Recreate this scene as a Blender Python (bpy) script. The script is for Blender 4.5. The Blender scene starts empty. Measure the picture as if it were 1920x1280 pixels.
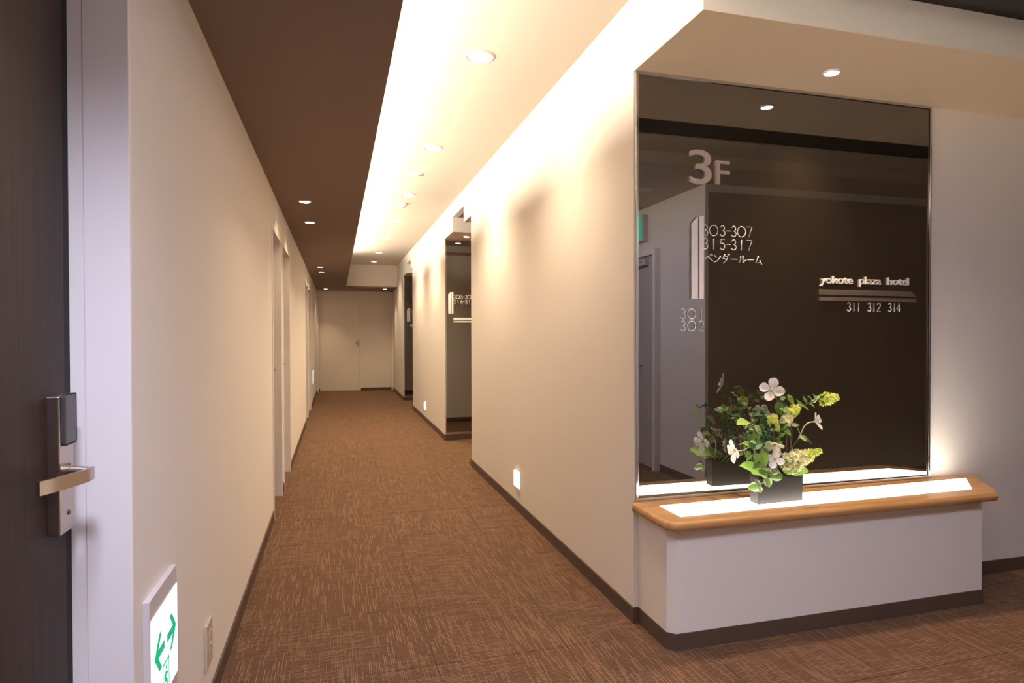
import bpy, bmesh, math, random
from mathutils import Vector, Matrix

random.seed(7)
S = bpy.context.scene
COL = S.collection

# ------------------------------------------------------------------ camera, world, exposure
FPX, H = 1176.18, 1.2
YAW, PITCH, ROLL = (math.radians(a) for a in (15.6411, -0.6226, -0.1301))
FWD = Vector((math.sin(YAW) * math.cos(PITCH), math.cos(YAW) * math.cos(PITCH), math.sin(PITCH)))
R0 = Vector((math.cos(YAW), -math.sin(YAW), 0))
U0 = R0.cross(FWD)
RGT = R0 * math.cos(ROLL) + U0 * math.sin(ROLL)
UPV = -R0 * math.sin(ROLL) + U0 * math.cos(ROLL)
EYE = Vector((0, 0, H))
cam_d = bpy.data.cameras.new('camera')
cam_d.sensor_width = 36
cam_d.lens = FPX / 1920 * 36
cam_d.clip_start = 0.01
cam = bpy.data.objects.new('camera', cam_d)
COL.objects.link(cam)
M = Matrix((RGT, UPV, -FWD)).transposed().to_4x4()
M.translation = EYE
cam.matrix_world = M
S.camera = cam

w = bpy.data.worlds.new('world')
S.world = w
w.use_nodes = True
w.node_tree.nodes['Background'].inputs[0].default_value = (0.9, 0.85, 1, 1)
w.node_tree.nodes['Background'].inputs[1].default_value = 0.02

S.view_settings.view_transform = 'Standard'
S.view_settings.look = 'None'
S.view_settings.exposure = 0.0
S.view_settings.gamma = 1
S.view_settings.use_curve_mapping = False
S.cycles.max_bounces = 10
S.cycles.diffuse_bounces = 6
S.cycles.sample_clamp_indirect = 6

# light levels (scene radiance)
COVE_L = 142.0           # cove strip on the dropped ceiling
HALL_L = 72.0            # cool lamp in the lift hall ceiling, out of frame
SHELF_L = 11.0            # light panel in the console top
DOWN_W = 135.0            # downlights, cream ceiling
DARK_W = 16.0            # downlights, dark dropped ceiling
MIRROR_W = 125.0           # downlight over the mirror
DOOR_W = 185.0            # cool downlight before the nearest door, above the frame
WARM = (1.0, 0.80, 0.54)
WARMER = (1.0, 0.72, 0.42)
COVE_C = (1.0, 0.90, 0.70)
COOL = (0.73, 0.765, 1.0)


def at(u, v, ax, val):
    d = FWD + (u - 960) / FPX * RGT + (640 - v) / FPX * UPV
    i = 'XYZ'.index(ax)
    return EYE + d * ((val - EYE[i]) / d[i])


# ------------------------------------------------------------------ materials
def srgb(r, g, b):
    def f(c):
        c /= 255
        return c / 12.92 if c <= 0.04045 else ((c + 0.055) / 1.055) ** 2.4
    return (f(r), f(g), f(b), 1)


def mat(name, color, rough=0.6, metal=0.0, emit=None, strength=0.0, spec=0.5):
    m = bpy.data.materials.new(name)
    m.use_nodes = True
    b = m.node_tree.nodes['Principled BSDF']
    b.inputs['Base Color'].default_value = color
    b.inputs['Roughness'].default_value = rough
    b.inputs['Metallic'].default_value = metal
    b.inputs['Specular IOR Level'].default_value = spec
    if emit:
        b.inputs['Emission Color'].default_value = (*emit, 1)
        b.inputs['Emission Strength'].default_value = strength
    return m


class NG:
    """small helper to write node graphs"""
    def __init__(self, m):
        self.t = m.node_tree
        self.b = self.t.nodes['Principled BSDF']

    def n(self, kind, **kw):
        x = self.t.nodes.new(kind)
        for k, v in kw.items():
            setattr(x, k, v)
        return x

    def put(self, sock, v):
        if isinstance(v, bpy.types.NodeSocket):
            self.t.links.new(v, sock)
        else:
            sock.default_value = v

    def math(self, op, a, b=0.0, c=0.0):
        x = self.n('ShaderNodeMath', operation=op)
        self.put(x.inputs[0], a)
        self.put(x.inputs[1], b)
        self.put(x.inputs[2], c)
        return x.outputs[0]

    def xyz(self, v):
        x = self.n('ShaderNodeSeparateXYZ')
        self.t.links.new(v, x.inputs[0])
        return x.outputs

    def comb(self, a, b, c=0.0):
        x = self.n('ShaderNodeCombineXYZ')
        for i, v in enumerate((a, b, c)):
            self.put(x.inputs[i], v)
        return x.outputs[0]

    def noise(self, vec, scale, detail=2.0):
        x = self.n('ShaderNodeTexNoise')
        self.t.links.new(vec, x.inputs['Vector'])
        x.inputs['Scale'].default_value = scale
        x.inputs['Detail'].default_value = detail
        return x.outputs['Fac']

    def white(self, vec):
        x = self.n('ShaderNodeTexWhiteNoise', noise_dimensions='3D')
        self.t.links.new(vec, x.inputs['Vector'])
        return x.outputs['Value']

    def ramp(self, fac, stops):
        x = self.n('ShaderNodeValToRGB')
        e = x.color_ramp.elements
        while len(e) < len(stops):
            e.new(0.5)
        for q, (p, c) in zip(e, stops):
            q.position = p
            q.color = c
        self.t.links.new(fac, x.inputs[0])
        return x.outputs[0]

    def mix(self, f, a, b):
        x = self.n('ShaderNodeMix', data_type='RGBA')
        self.put(x.inputs['Factor'], f)
        self.put(x.inputs['A'], a)
        self.put(x.inputs['B'], b)
        return x.outputs['Result']

    def pos(self):
        return self.n('ShaderNodeNewGeometry').outputs['Position']

    def mapping(self, vec, sc):
        x = self.n('ShaderNodeMapping')
        self.t.links.new(vec, x.inputs['Vector'])
        x.inputs['Scale'].default_value = sc
        return x.outputs[0]

    def bump(self, h, strength, dist):
        x = self.n('ShaderNodeBump')
        x.inputs['Strength'].default_value = strength
        x.inputs['Distance'].default_value = dist
        self.t.links.new(h, x.inputs['Height'])
        self.t.links.new(x.outputs[0], self.b.inputs['Normal'])


def wallpaper(name, c1, c2, rough=0.75):
    m = mat(name, c1, rough, spec=0.25)
    g = NG(m)
    p = g.pos()
    f = g.noise(g.mapping(p, (260, 260, 22)), 1.0, 2)
    g.t.links.new(g.mix(f, c1, c2), g.b.inputs['Base Color'])
    g.bump(f, 0.15, 0.001)
    return m


M_WALL = wallpaper('wallpaper', (0.775, 0.715, 0.665, 1), (0.82, 0.76, 0.71, 1))
M_CEIL = wallpaper('cream_ceiling', (0.72, 0.645, 0.56, 1), (0.75, 0.67, 0.585, 1))
M_DARKCEIL = wallpaper('brown_ceiling', (0.215, 0.148, 0.114, 1), (0.23, 0.158, 0.122, 1))
M_BLACKCEIL = mat('black_brown_matte', (0.035, 0.028, 0.024, 1), 0.8)  # near-black strip of the hall ceiling next to the fascia
M_HALLCEIL = mat('brown_hall_ceiling', (0.64, 0.52, 0.40, 1), 0.8)
M_BASE = mat('brown_vinyl', (0.085, 0.052, 0.04, 1), 0.5)
M_STEEL = mat('white_steel', (0.85, 0.79, 0.77, 1), 0.4)
M_CLAD = mat('brown_cladding', (0.40, 0.31, 0.235, 1), 0.5)
M_CHROME = mat('chrome', (0.62, 0.60, 0.60, 1), 0.16, 1.0)
M_SILVER = mat('brushed_silver', (0.80, 0.76, 0.76, 1), 0.28, 0.6)
M_SATIN = mat('satin_metal', (0.62, 0.52, 0.46, 1), 0.35, 0.5)
M_BARMETAL = mat('metal_brown_reflection', (0.22, 0.165, 0.135, 1), 0.35, 0.6)  # sign metal with its brown reflection painted into the base colour
M_LETTER = mat('silver_bright_reflection', (0.88, 0.84, 0.86, 1), 0.3, 0.25)  # paler copy of the sign metal, bright reflections painted into the colour
M_BRONZE = mat('satin_nickel', (0.52, 0.43, 0.37, 1), 0.3, 1.0)
M_BLACKP = mat('charcoal_plastic', (0.05, 0.045, 0.05, 1), 0.35)
M_GAP = mat('gap_black', (0.006, 0.005, 0.006, 1), 0.8)  # near-black standing in for the shade in the door gap
M_WHITE = mat('white_plastic', (0.78, 0.75, 0.73, 1), 0.4)
M_IVORY = mat('ivory_plastic', (0.55, 0.47, 0.36, 1), 0.4)
M_GREYP = mat('grey_plastic', (0.60, 0.55, 0.56, 1), 0.45)
M_COVE = mat('cove_lamp', (1, 1, 1, 1), 0.5, emit=COVE_C, strength=COVE_L)
M_HALL = mat('hall_lamp', (1, 1, 1, 1), 0.5, emit=COOL, strength=HALL_L)
M_PANEL = mat('lit_acrylic', (0.8, 0.8, 0.78, 1), 0.4, emit=(1.0, 0.93, 0.80), strength=SHELF_L)
M_LAMP = mat('downlight_lamp', (1, 1, 1, 1), 0.5, emit=(1.0, 0.88, 0.72), strength=9.0)
M_LAMPDIM = mat('downlight_lamp_deep', (1, 1, 1, 1), 0.5, emit=(1.0, 0.93, 0.83), strength=3.0)
M_FOOT = mat('footlight_lens', (0.9, 0.9, 0.9, 1), 0.4, emit=(1.0, 0.86, 0.68), strength=3.0)
M_SIGN = mat('sign_white_face', (0.8, 0.8, 0.8, 1), 0.4, emit=(0.93, 1.0, 0.97), strength=1.25)
M_GREEN = mat('sign_green', (0.0, 0.32, 0.16, 1), 0.4, emit=(0.0, 0.36, 0.18), strength=0.9)
M_GREENLIT = mat('sign_green_lit', (0.0, 0.4, 0.2, 1), 0.4, emit=(0.02, 0.62, 0.30), strength=1.6)
M_VASE = mat('charcoal_ceramic', (0.034, 0.029, 0.028, 1), 0.5, spec=0.3)
M_SOFFIT = wallpaper('tan_soffit', (0.84, 0.66, 0.48, 1), (0.87, 0.69, 0.50, 1))
M_SOIL = mat('floral_foam', (0.02, 0.035, 0.015, 1), 0.9)
M_DOORGREY = mat('grey_white_door', (0.52, 0.47, 0.46, 1), 0.45)
M_VENT = mat('pale_vent', (0.75, 0.72, 0.72, 1), 0.5)


def make_glass():
    m = bpy.data.materials.new('bronze_mirror')
    m.use_nodes = True
    t = m.node_tree
    t.nodes.remove(t.nodes['Principled BSDF'])
    out = t.nodes['Material Output']
    gl = t.nodes.new('ShaderNodeBsdfGlossy')
    gl.inputs['Color'].default_value = (0.228, 0.222, 0.216, 1)
    gl.inputs['Roughness'].default_value = 0.0
    df = t.nodes.new('ShaderNodeBsdfDiffuse')
    df.inputs['Color'].default_value = (0.008, 0.006, 0.004, 1)
    ad = t.nodes.new('ShaderNodeAddShader')
    t.links.new(gl.outputs[0], ad.inputs[0])
    t.links.new(df.outputs[0], ad.inputs[1])
    t.links.new(ad.outputs[0], out.inputs['Surface'])
    return m


M_GLASS = make_glass()


def make_carpet():
    m = mat('carpet', (0.2, 0.12, 0.08, 1), 0.95, spec=0.1)
    g = NG(m)
    p = g.pos()
    X, Y, Z = g.xyz(p)

    def threads(A, B, wid, length, thr, seed):
        """light dashes running along B, one row every wid along A"""
        a = g.math('DIVIDE', A, wid)
        ia = g.math('FLOOR', a)
        fa = g.math('FRACT', a)
        off = g.white(g.comb(ia, seed, 0.5))
        b = g.math('ADD', g.math('DIVIDE', B, length), g.math('MULTIPLY', off, 7.0))
        r = g.white(g.comb(ia, g.math('FLOOR', b), seed + 3.3))
        on = g.math('GREATER_THAN', r, thr)
        line = g.math('LESS_THAN', g.math('ABSOLUTE', g.math('SUBTRACT', fa, 0.5)), 0.25)
        return g.math('MULTIPLY', on, line), r

    ty, ry = threads(X, Y, 0.0062, 0.085, 0.70, 1.0)
    tx, rx = threads(Y, X, 0.0085, 0.07, 0.66, 5.0)
    # patches decide which way the light yarn runs
    f = g.noise(g.mapping(p, (3.0, 2.2, 1)), 1.0, 1.0)
    along = g.n('ShaderNodeMapRange')
    g.put(along.inputs['Value'], f)
    along.inputs['From Min'].default_value = 0.40
    along.inputs['From Max'].default_value = 0.56
    along = along.outputs[0]
    tx2 = g.math('MULTIPLY', tx, g.math('SUBTRACT', 0.75, g.math('MULTIPLY', along, 0.55)))
    ty2 = g.math('MULTIPLY', ty, g.math('ADD', 0.45, g.math('MULTIPLY', along, 0.55)))
    t = g.math('MAXIMUM', ty2, tx2)
    # fine woven ribs both ways
    ribx = g.math('ABSOLUTE', g.math('SUBTRACT', g.math('FRACT', g.math('DIVIDE', X, 0.0062)), 0.5))
    riby = g.math('ABSOLUTE', g.math('SUBTRACT', g.math('FRACT', g.math('DIVIDE', Y, 0.0085)), 0.5))
    rib = g.math('MULTIPLY', g.math('ADD', ribx, riby), 0.55)
    fine = g.math('ADD', g.math('MULTIPLY', g.noise(g.mapping(p, (330, 200, 1)), 1.0, 2.0), 0.65), g.math('SUBTRACT', 0.45, rib))
    base = g.ramp(fine, [(0.28, (0.039, 0.019, 0.012, 1)), (0.75, (0.155, 0.082, 0.051, 1))])
    dark = g.math('MULTIPLY', g.math('LESS_THAN', ry, 0.16), 0.35)
    base = g.mix(dark, base, (0.06, 0.032, 0.022, 1))
    col = g.mix(g.math('MULTIPLY', t, 0.72), base, (0.285, 0.163, 0.100, 1))
    g.t.links.new(col, g.b.inputs['Base Color'])
    g.b.inputs['Sheen Weight'].default_value = 0.22
    g.b.inputs['Sheen Roughness'].default_value = 0.5
    g.b.inputs['Sheen Tint'].default_value = (1.0, 0.66, 0.40, 1)
    g.bump(g.math('ADD', g.math('MULTIPLY', t, 0.6), fine), 0.5, 0.002)
    return m


M_CARPET = make_carpet()


def make_wood(name, c1, c2, axis, rough, scale=(1, 1, 1), dark_marks=()):
    m = mat(name, c1, rough, spec=0.3)
    g = NG(m)
    p = g.pos()
    f = g.noise(g.mapping(p, axis), 1.0, 5.0)
    col = g.ramp(f, [(0.32, c1), (0.68, c2)])
    for (kx, ky, sx, sy) in dark_marks:  # irregular dark marks laid over the grain
        X, Y, Z = g.xyz(p)
        wob = g.math('MULTIPLY', g.math('SUBTRACT', g.noise(p, 60.0, 3.0), 0.5), 1.6)
        dx = g.math('DIVIDE', g.math('SUBTRACT', X, kx), sx)
        dy = g.math('DIVIDE', g.math('SUBTRACT', Y, ky), sy)
        r = g.math('ADD', g.math('MULTIPLY', dx, dx), g.math('MULTIPLY', dy, dy))
        k = g.math('LESS_THAN', g.math('ADD', r, wob), 0.7)
        col = g.mix(g.math('MULTIPLY', k, 0.75), col, (0.16, 0.08, 0.03, 1))
    g.t.links.new(col, g.b.inputs['Base Color'])
    return m


M_OAK = make_wood('oak', (0.36, 0.19, 0.075, 1), (0.50, 0.285, 0.125, 1), (3, 60, 60), 0.35,
                  dark_marks=((1.82, 2.085, 0.045, 0.011), (1.72, 2.082, 0.02, 0.006)))
M_DARKWOOD = make_wood('dark_wood', (0.017, 0.009, 0.007, 1), (0.034, 0.019, 0.014, 1), (120, 120, 2.5), 0.55)


def leafmat(name, c1, c2, edge=None):
    m = mat(name, c1, 0.45)
    g = NG(m)
    p = g.pos()
    col = g.mix(g.noise(p, 70.0, 2.0), c1, c2)
    if edge:
        tc = g.n('ShaderNodeTexCoord').outputs['Generated']
        X, Y, Z = g.xyz(tc)
        e = g.math('ABSOLUTE', g.math('SUBTRACT', Y, 0.5))
        col = g.mix(g.math('GREATER_THAN', g.math('ADD', e, g.math('MULTIPLY', g.noise(p, 160.0, 1.0), 0.12)), 0.34), col, edge)
    g.t.links.new(col, g.b.inputs['Base Color'])
    tr = g.n('ShaderNodeBsdfTranslucent')
    g.put(tr.inputs['Color'], col)
    mx = g.n('ShaderNodeMixShader')
    mx.inputs[0].default_value = 0.35
    out = g.t.nodes['Material Output']
    g.t.links.new(g.b.outputs[0], mx.inputs[1])
    g.t.links.new(tr.outputs[0], mx.inputs[2])
    g.t.links.new(mx.outputs[0], out.inputs['Surface'])
    return m


M_LEAF = leafmat('mid_green_leaf', (0.10, 0.22, 0.05, 1), (0.16, 0.30, 0.07, 1))
M_LEAFD = leafmat('dark_green_leaf', (0.035, 0.11, 0.045, 1), (0.06, 0.16, 0.06, 1))
M_LEAFB = leafmat('bright_green_leaf', (0.24, 0.42, 0.06, 1), (0.32, 0.50, 0.10, 1))
M_LEAFP = leafmat('pale_green_leaf', (0.36, 0.46, 0.18, 1), (0.45, 0.52, 0.25, 1))
M_LEAFV = leafmat('variegated_leaf', (0.14, 0.30, 0.06, 1), (0.26, 0.40, 0.10, 1), (0.72, 0.76, 0.48, 1))
M_PETAL = leafmat('white_petal', (0.90, 0.84, 0.85, 1), (0.93, 0.89, 0.88, 1))
M_EYE = mat('yellow_green_centre', (0.42, 0.45, 0.10, 1), 0.7)
M_FLORY = leafmat('yellow_green_floret', (0.66, 0.76, 0.12, 1), (0.82, 0.85, 0.28, 1))
M_FLORC = leafmat('cream_floret', (0.80, 0.80, 0.46, 1), (0.92, 0.88, 0.68, 1))
M_STEM = mat('brown_green_stem', (0.16, 0.13, 0.06, 1), 0.6)
M_STEMP = mat('pale_stem', (0.55, 0.48, 0.26, 1), 0.5)


# ------------------------------------------------------------------ geometry helpers
def tag(o, label=None, cat=None, group=None, kind=None):
    if label: o['label'] = label
    if cat: o['category'] = cat
    if group: o['group'] = group
    if kind: o['kind'] = kind
    return o


def obj(name, bm, m, parent=None, smooth=False):
    me = bpy.data.meshes.new(name)
    bmesh.ops.recalc_face_normals(bm, faces=bm.faces[:])
    bm.to_mesh(me)
    bm.free()
    if smooth:
        for p in me.polygons:
            p.use_smooth = True
    me.materials.append(m)
    o = bpy.data.objects.new(name, me)
    COL.objects.link(o)
    if parent:
        o.parent = parent
    return o


def inst(name, me, parent, mtx):
    o = bpy.data.objects.new(name, me)
    COL.objects.link(o)
    o.parent = parent
    o.matrix_local = mtx
    return o


def thing(name, loc, label, cat, group=None, rz=0.0):
    o = bpy.data.objects.new(name, None)
    COL.objects.link(o)
    o.empty_display_size = 0.05
    o.location = loc
    o.rotation_euler.z = rz
    return tag(o, label, cat, group)


def box(bm, x0, x1, y0, y1, z0, z1, bev=0.0, seg=2):
    vs = [bm.verts.new((x, y, z)) for x in (x0, x1) for y in (y0, y1) for z in (z0, z1)]
    F = [(0, 1, 3, 2), (4, 6, 7, 5), (0, 4, 5, 1), (2, 3, 7, 6), (0, 2, 6, 4), (1, 5, 7, 3)]
    fs = [bm.faces.new([vs[i] for i in f]) for f in F]
    if bev:
        es = list({e for f in fs for e in f.edges})
        bmesh.ops.bevel(bm, geom=es, offset=bev, segments=seg, affect='EDGES', profile=0.5)


def boxobj(name, m, x0, x1, y0, y1, z0, z1, parent=None, bev=0.0):
    bm = bmesh.new()
    box(bm, x0, x1, y0, y1, z0, z1, bev)
    return obj(name, bm, m, parent)


def prism(bm, pts, z0, z1):
    a = [bm.verts.new((x, y, z0)) for x, y in pts]
    b = [bm.verts.new((x, y, z1)) for x, y in pts]
    n = len(pts)
    fs = [bm.faces.new(a), bm.faces.new(b)]
    for i in range(n):
        fs.append(bm.faces.new((a[i], a[(i + 1) % n], b[(i + 1) % n], b[i])))
    return a, b, fs


def lathe(bm, prof, cx=0, cy=0, seg=32):
    rings = []
    for r, z in prof:
        if r < 1e-6:
            rings.append([bm.verts.new((cx, cy, z))])
        else:
            rings.append([bm.verts.new((cx + r * math.cos(2 * math.pi * k / seg), cy + r * math.sin(2 * math.pi * k / seg), z)) for k in range(seg)])
    for a, b in zip(rings, rings[1:]):
        for k in range(seg):
            j = (k + 1) % seg
            if len(a) == 1 and len(b) == 1:
                continue
            if len(a) == 1:
                bm.faces.new((a[0], b[k], b[j]))
            elif len(b) == 1:
                bm.faces.new((a[k], a[j], b[0]))
            else:
                bm.faces.new((a[k], a[j], b[j], b[k]))


def tube(bm, pts, r0, r1=None, seg=6):
    """round tube through pts, tapering r0 -> r1"""
    r1 = r0 if r1 is None else r1
    pts = [Vector(p) for p in pts]
    rings = []
    ref = Vector((0.31, 0.77, 0.55))
    for i, p in enumerate(pts):
        d = (pts[min(i + 1, len(pts) - 1)] - pts[max(i - 1, 0)]).normalized()
        a = d.cross(ref).normalized()
        b = d.cross(a)
        r = r0 + (r1 - r0) * i / max(1, len(pts) - 1)
        rings.append([bm.verts.new(p + (a * math.cos(t) + b * math.sin(t)) * r) for t in (2 * math.pi * k / seg for k in range(seg))])
    for a, b in zip(rings, rings[1:]):
        for k in range(seg):
            j = (k + 1) % seg
            bm.faces.new((a[k], a[j], b[j], b[k]))
    bm.faces.new(rings[0])
    bm.faces.new(rings[-1][::-1])


def smooth_path(pts, n=6):
    """Catmull-Rom through the points"""
    P = [Vector(p) for p in pts]
    P = [2 * P[0] - P[1]] + P + [2 * P[-1] - P[-2]]
    out = []
    for i in range(1, len(P) - 2):
        for k in range(n):
            t = k / n
            a, b, c, d = P[i - 1], P[i], P[i + 1], P[i + 2]
            out.append(0.5 * ((2 * b) + (c - a) * t + (2 * a - 5 * b + 4 * c - d) * t * t + (3 * b - a - 3 * c + d) * t ** 3))
    out.append(P[-2])
    return out


# ------------------------------------------------------------------ dimensions
XL, XR, YM = -0.40, 1.188, 2.371
ZC, ZD, ZS, ZH = 2.60, 2.15, 2.286, 2.44
HB = 0.0635
YEND, YFAR = 12.84, 13.88
XE = 5.2

# ------------------------------------------------------------------ structure: floor with carpet tiles
floor = boxobj('floor', M_CARPET, -0.9, 5.4, -4.2, 14.1, -0.12, -0.004)
tag(floor, 'brown carpet tile floor of the corridor and lift hall', 'floor', kind='structure')
TX0, TY0, TS = 0.345, 3.77, 0.503


def carpet_tile(x0, x1, y0, y1):
    g_ = 0.0009
    bm = bmesh.new()
    a, b, fs = prism(bm, [(x0 + g_, y0 + g_), (x1 - g_, y0 + g_), (x1 - g_, y1 - g_), (x0 + g_, y1 - g_)], -0.004, 0.0)
    top = [e for e in bm.edges if all(v.co.z > -0.001 for v in e.verts)]
    bmesh.ops.bevel(bm, geom=top, offset=0.0012, segments=1, affect='EDGES')
    obj('carpet_tile', bm, M_CARPET, floor)


areas = [(-0.5, XR, -0.76, YFAR), (XR, 3.9, -0.76, YM), (XR, 2.4, 5.623, 7.078), (XR, 2.0, 10.196, 11.58)]
for ai, (ax0, ax1, ay0, ay1) in enumerate(areas):
    i0, i1 = math.floor((ax0 - TX0) / TS), math.ceil((ax1 - TX0) / TS)
    j0, j1 = math.floor((ay0 - TY0) / TS), math.ceil((ay1 - TY0) / TS)
    for i in range(i0, i1):
        for j in range(j0, j1):
            xa, xb = TX0 + i * TS, TX0 + (i + 1) * TS
            ya, yb = TY0 + j * TS, TY0 + (j + 1) * TS
            if ai == 0 and xb > XR and any(ya < q1 and yb > q0 for q0, q1 in ((-9, YM), (5.623, 7.078), (10.196, 11.58))):
                # the tile runs on into the branch passage: cut only along the wall
                pass
            xa2, xb2 = max(xa, ax0), min(xb, ax1)
            ya2, yb2 = max(ya, ay0), min(yb, ay1)
            # tiles that straddle the passage opening are laid whole
            if ai == 0 and xb > XR + 0.05:
                for q0, q1 in ((-0.76, YM), (5.623, 7.078), (10.196, 11.58)):
                    if ya2 >= q0 - 1e-6 and yb2 <= q1 + 1e-6:
                        xb2 = xb
            if ai > 0 and xa < XR - 0.05:
                if ya >= ay0 - 1e-6 and yb <= ay1 + 1e-6:
                    continue
                if ai == 1 and yb <= ay1 + 1e-6:
                    continue
            if ai > 1 and (ya < ay0 or yb > ay1) and xa < XR - 0.05:
                continue
            if xb2 - xa2 < 0.01 or yb2 - ya2 < 0.01:
                continue
            carpet_tile(xa2, xb2, ya2, yb2)

# ------------------------------------------------------------------ structure: walls
OPEN = [(0.52, 1.42, 1.905), (4.33, 4.98, 1.905), (5.15, 5.85, 1.905), (8.85, 9.59, 1.905), (9.72, 10.55, 1.905)]
bm = bmesh.new()
y = -4.0
for (a, b, zt) in OPEN:
    box(bm, -0.62, XL, y, a, 0, 2.7)
    box(bm, -0.62, XL, a, b, zt, 2.7)
    y = b
box(bm, -0.62, XL, y, 14.0, 0, 2.7)
tag(obj('wall_left', bm, M_WALL), 'long left corridor wall in pale fabric wallpaper with recessed doors', 'wall', kind='structure')

# right-hand room blocks; each faces the corridor and ends in a mirror wall
for (y0, y1, lab) in ((YM, 5.623, 'right wall block carrying the nearest mirror'),
                      (7.078, 10.196, 'right wall block beyond the first side passage'),
                      (11.58, 14.0, 'right wall block at the far end of the corridor')):
    tag(boxobj('wall_right', M_WALL, XR, XE, y0, y1, 0, 2.7), lab, 'wall', kind='structure')
tag(boxobj('wall_right', M_WALL, XE, XE + 0.15, -4.0, 14.0, 0, 2.7), 'end wall closing the side passages on the right', 'wall', kind='structure')
tag(boxobj('wall_far', M_WALL, -0.62, XR, YFAR, YFAR + 0.15, 0, 2.7), 'end wall of the corridor with the pale door', 'wall', kind='structure')
tag(boxobj('wall_back', M_WALL, -0.62, XE, -4.15, -4.0, 0, 2.7), 'wall behind the viewer closing the hall', 'wall', kind='structure')
tag(boxobj('wall_hall', M_WALL, 2.73, XE, -4.0, 0.483, 0, 2.7), 'pale wall block of the lift hall seen in the mirror', 'wall', kind='structure')
tag(boxobj('trim_1', M_CLAD, 2.745, 4.87, 0.483, 0.498, HB, 2.29), 'dark brown wall cladding of the lift hall opposite the mirror', 'wall cladding', kind='structure')

# ------------------------------------------------------------------ structure: ceilings
tag(boxobj('ceiling', M_CEIL, -0.62, XR + 0.06, -4.0, 14.0, ZC, 2.72), 'cream corridor ceiling lit by the cove', 'ceiling', kind='structure')
bm = bmesh.new()
box(bm, XL, 0.188, -4.0, YEND, ZD, ZD + 0.05)
box(bm, 0.174, 0.188, -4.0, YEND, ZD + 0.05, ZD + 0.090)          # unseen lip, added to cut direct cove light on the right wall
tag(obj('ceiling', bm, M_DARKCEIL), 'dark brown dropped ceiling along the left wall', 'ceiling', kind='structure')
tag(boxobj('ceiling', M_DARKCEIL, XL, XR, YEND, YFAR, ZD, ZD + 0.022), 'dark brown low ceiling before the end wall', 'ceiling', kind='structure')
tag(boxobj('trim_2', M_WALL, XL, XR, YEND + 0.004, YFAR, ZD + 0.022, ZC), 'brown lit bulkhead over the end of the corridor', 'bulkhead', kind='structure')
tag(boxobj('ceiling', M_BLACKCEIL, XR + 0.06, XE, 1.22, 1.859, ZH, 2.72), 'black brown recessed ceiling strip of the lift hall', 'ceiling', kind='structure')
tag(boxobj('ceiling', M_HALLCEIL, XR + 0.06, XE, 0.92, 1.22, ZH - 0.01, 2.72), 'brown lift hall ceiling', 'ceiling', kind='structure')
tag(boxobj('ceiling', M_HALLCEIL, XR + 0.06, XE, -4.0, 0.92, 2.355, 2.72), 'lower brown hall ceiling behind the viewer', 'ceiling', kind='structure')
n = 3
for (y0, y1, lab) in ((1.859, YM, 'cream soffit over the nearest mirror'),
                      (5.623, 5.962, 'soffit at the near side of the first side passage'),
                      (6.553, 7.078, 'soffit over the second mirror'),
                      (10.196, 10.451, 'soffit at the near side of the second side passage'),
                      (11.05, 11.58, 'soffit over the farthest mirror')):
    sf = tag(boxobj('trim_%d' % n, M_WALL, XR, XE, y0, y1, ZS + 0.004, 2.7), lab, 'soffit', kind='structure')
    boxobj('soffit_panel', M_SOFFIT, XR, XE, y0, y1, ZS, ZS + 0.004, sf)
    n += 1
for (y0, y1, z0, lab) in ((-4.0, 1.859, 2.372, 'header wall between corridor and lift hall'),  # bottom edge dropped out of view to block cove light from the hall fascia
                          (5.962, 6.553, ZH, 'header over the first side passage'),
                          (10.451, 11.05, ZH, 'header over the second side passage')):
    tag(boxobj('trim_%d' % n, M_WALL, XR, XR + 0.06, y0, y1, z0, ZC), lab, 'header', kind='structure')
    n += 1
tag(boxobj('ceiling', M_DARKCEIL, XR + 0.06, XE, 5.962, 6.553, ZH, 2.72), 'brown ceiling of the first side passage', 'ceiling', kind='structure')
tag(boxobj('ceiling', M_DARKCEIL, XR + 0.06, XE, 10.451, 11.05, ZH, 2.72), 'brown ceiling of the second side passage', 'ceiling', kind='structure')

# ------------------------------------------------------------------ structure: baseboards
T = 0.008


def skirting(name, pieces, lab):
    bm = bmesh.new()
    for p in pieces:
        box(bm, *p, 0.0, HB)
    tag(obj(name, bm, M_BASE), lab, 'baseboard', kind='structure')


FR = 0.016          # width of the door casings
segs, y = [], -4.0
for (a, b, zt) in OPEN:
    segs.append((XL, XL + T, y, a - (FR if a > 2 else 0.02)))
    y = b + (FR if a > 2 else 0.02)
segs.append((XL, XL + T, y, YFAR - 0.13))
segs = [s for s in segs if s[3] - s[2] > 0.03]
skirting('baseboard_left', segs, 'brown vinyl baseboard along the left wall')
for (y0, y1, xe, lab) in ((YM, 5.623, 3.9, 'brown vinyl baseboard round the nearest right wall block'),
                          (7.078, 10.196, 3.0, 'brown vinyl baseboard round the second right wall block'),
                          (11.58, YFAR - 0.1, 3.0, 'brown vinyl baseboard round the farthest right wall block')):
    pcs = [(XR - T, XR, y0 - T, y1 + T), (XR, 1.2085 if y0 == YM else xe, y0 - T, y0), (XR, xe, y1, y1 + T)]
    if y0 == YM:
        pcs.append((2.77, XE, y0 - T, y0))
    skirting('baseboard_right', pcs, lab)
skirting('baseboard_far', [(XL + 0.04, -0.329, YFAR - T, YFAR), (0.496, 1.15, YFAR - T, YFAR)], 'brown vinyl baseboard of the end wall')
skirting('baseboard_hall', [(2.73 - T, 2.73, -4.0, -1.12), (2.73 - T, 2.73, -0.205, 0.483), (2.73 - T, XE, 0.483, 0.483 + T)],
         'brown vinyl baseboard of the hall wall seen in the mirror')

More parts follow.
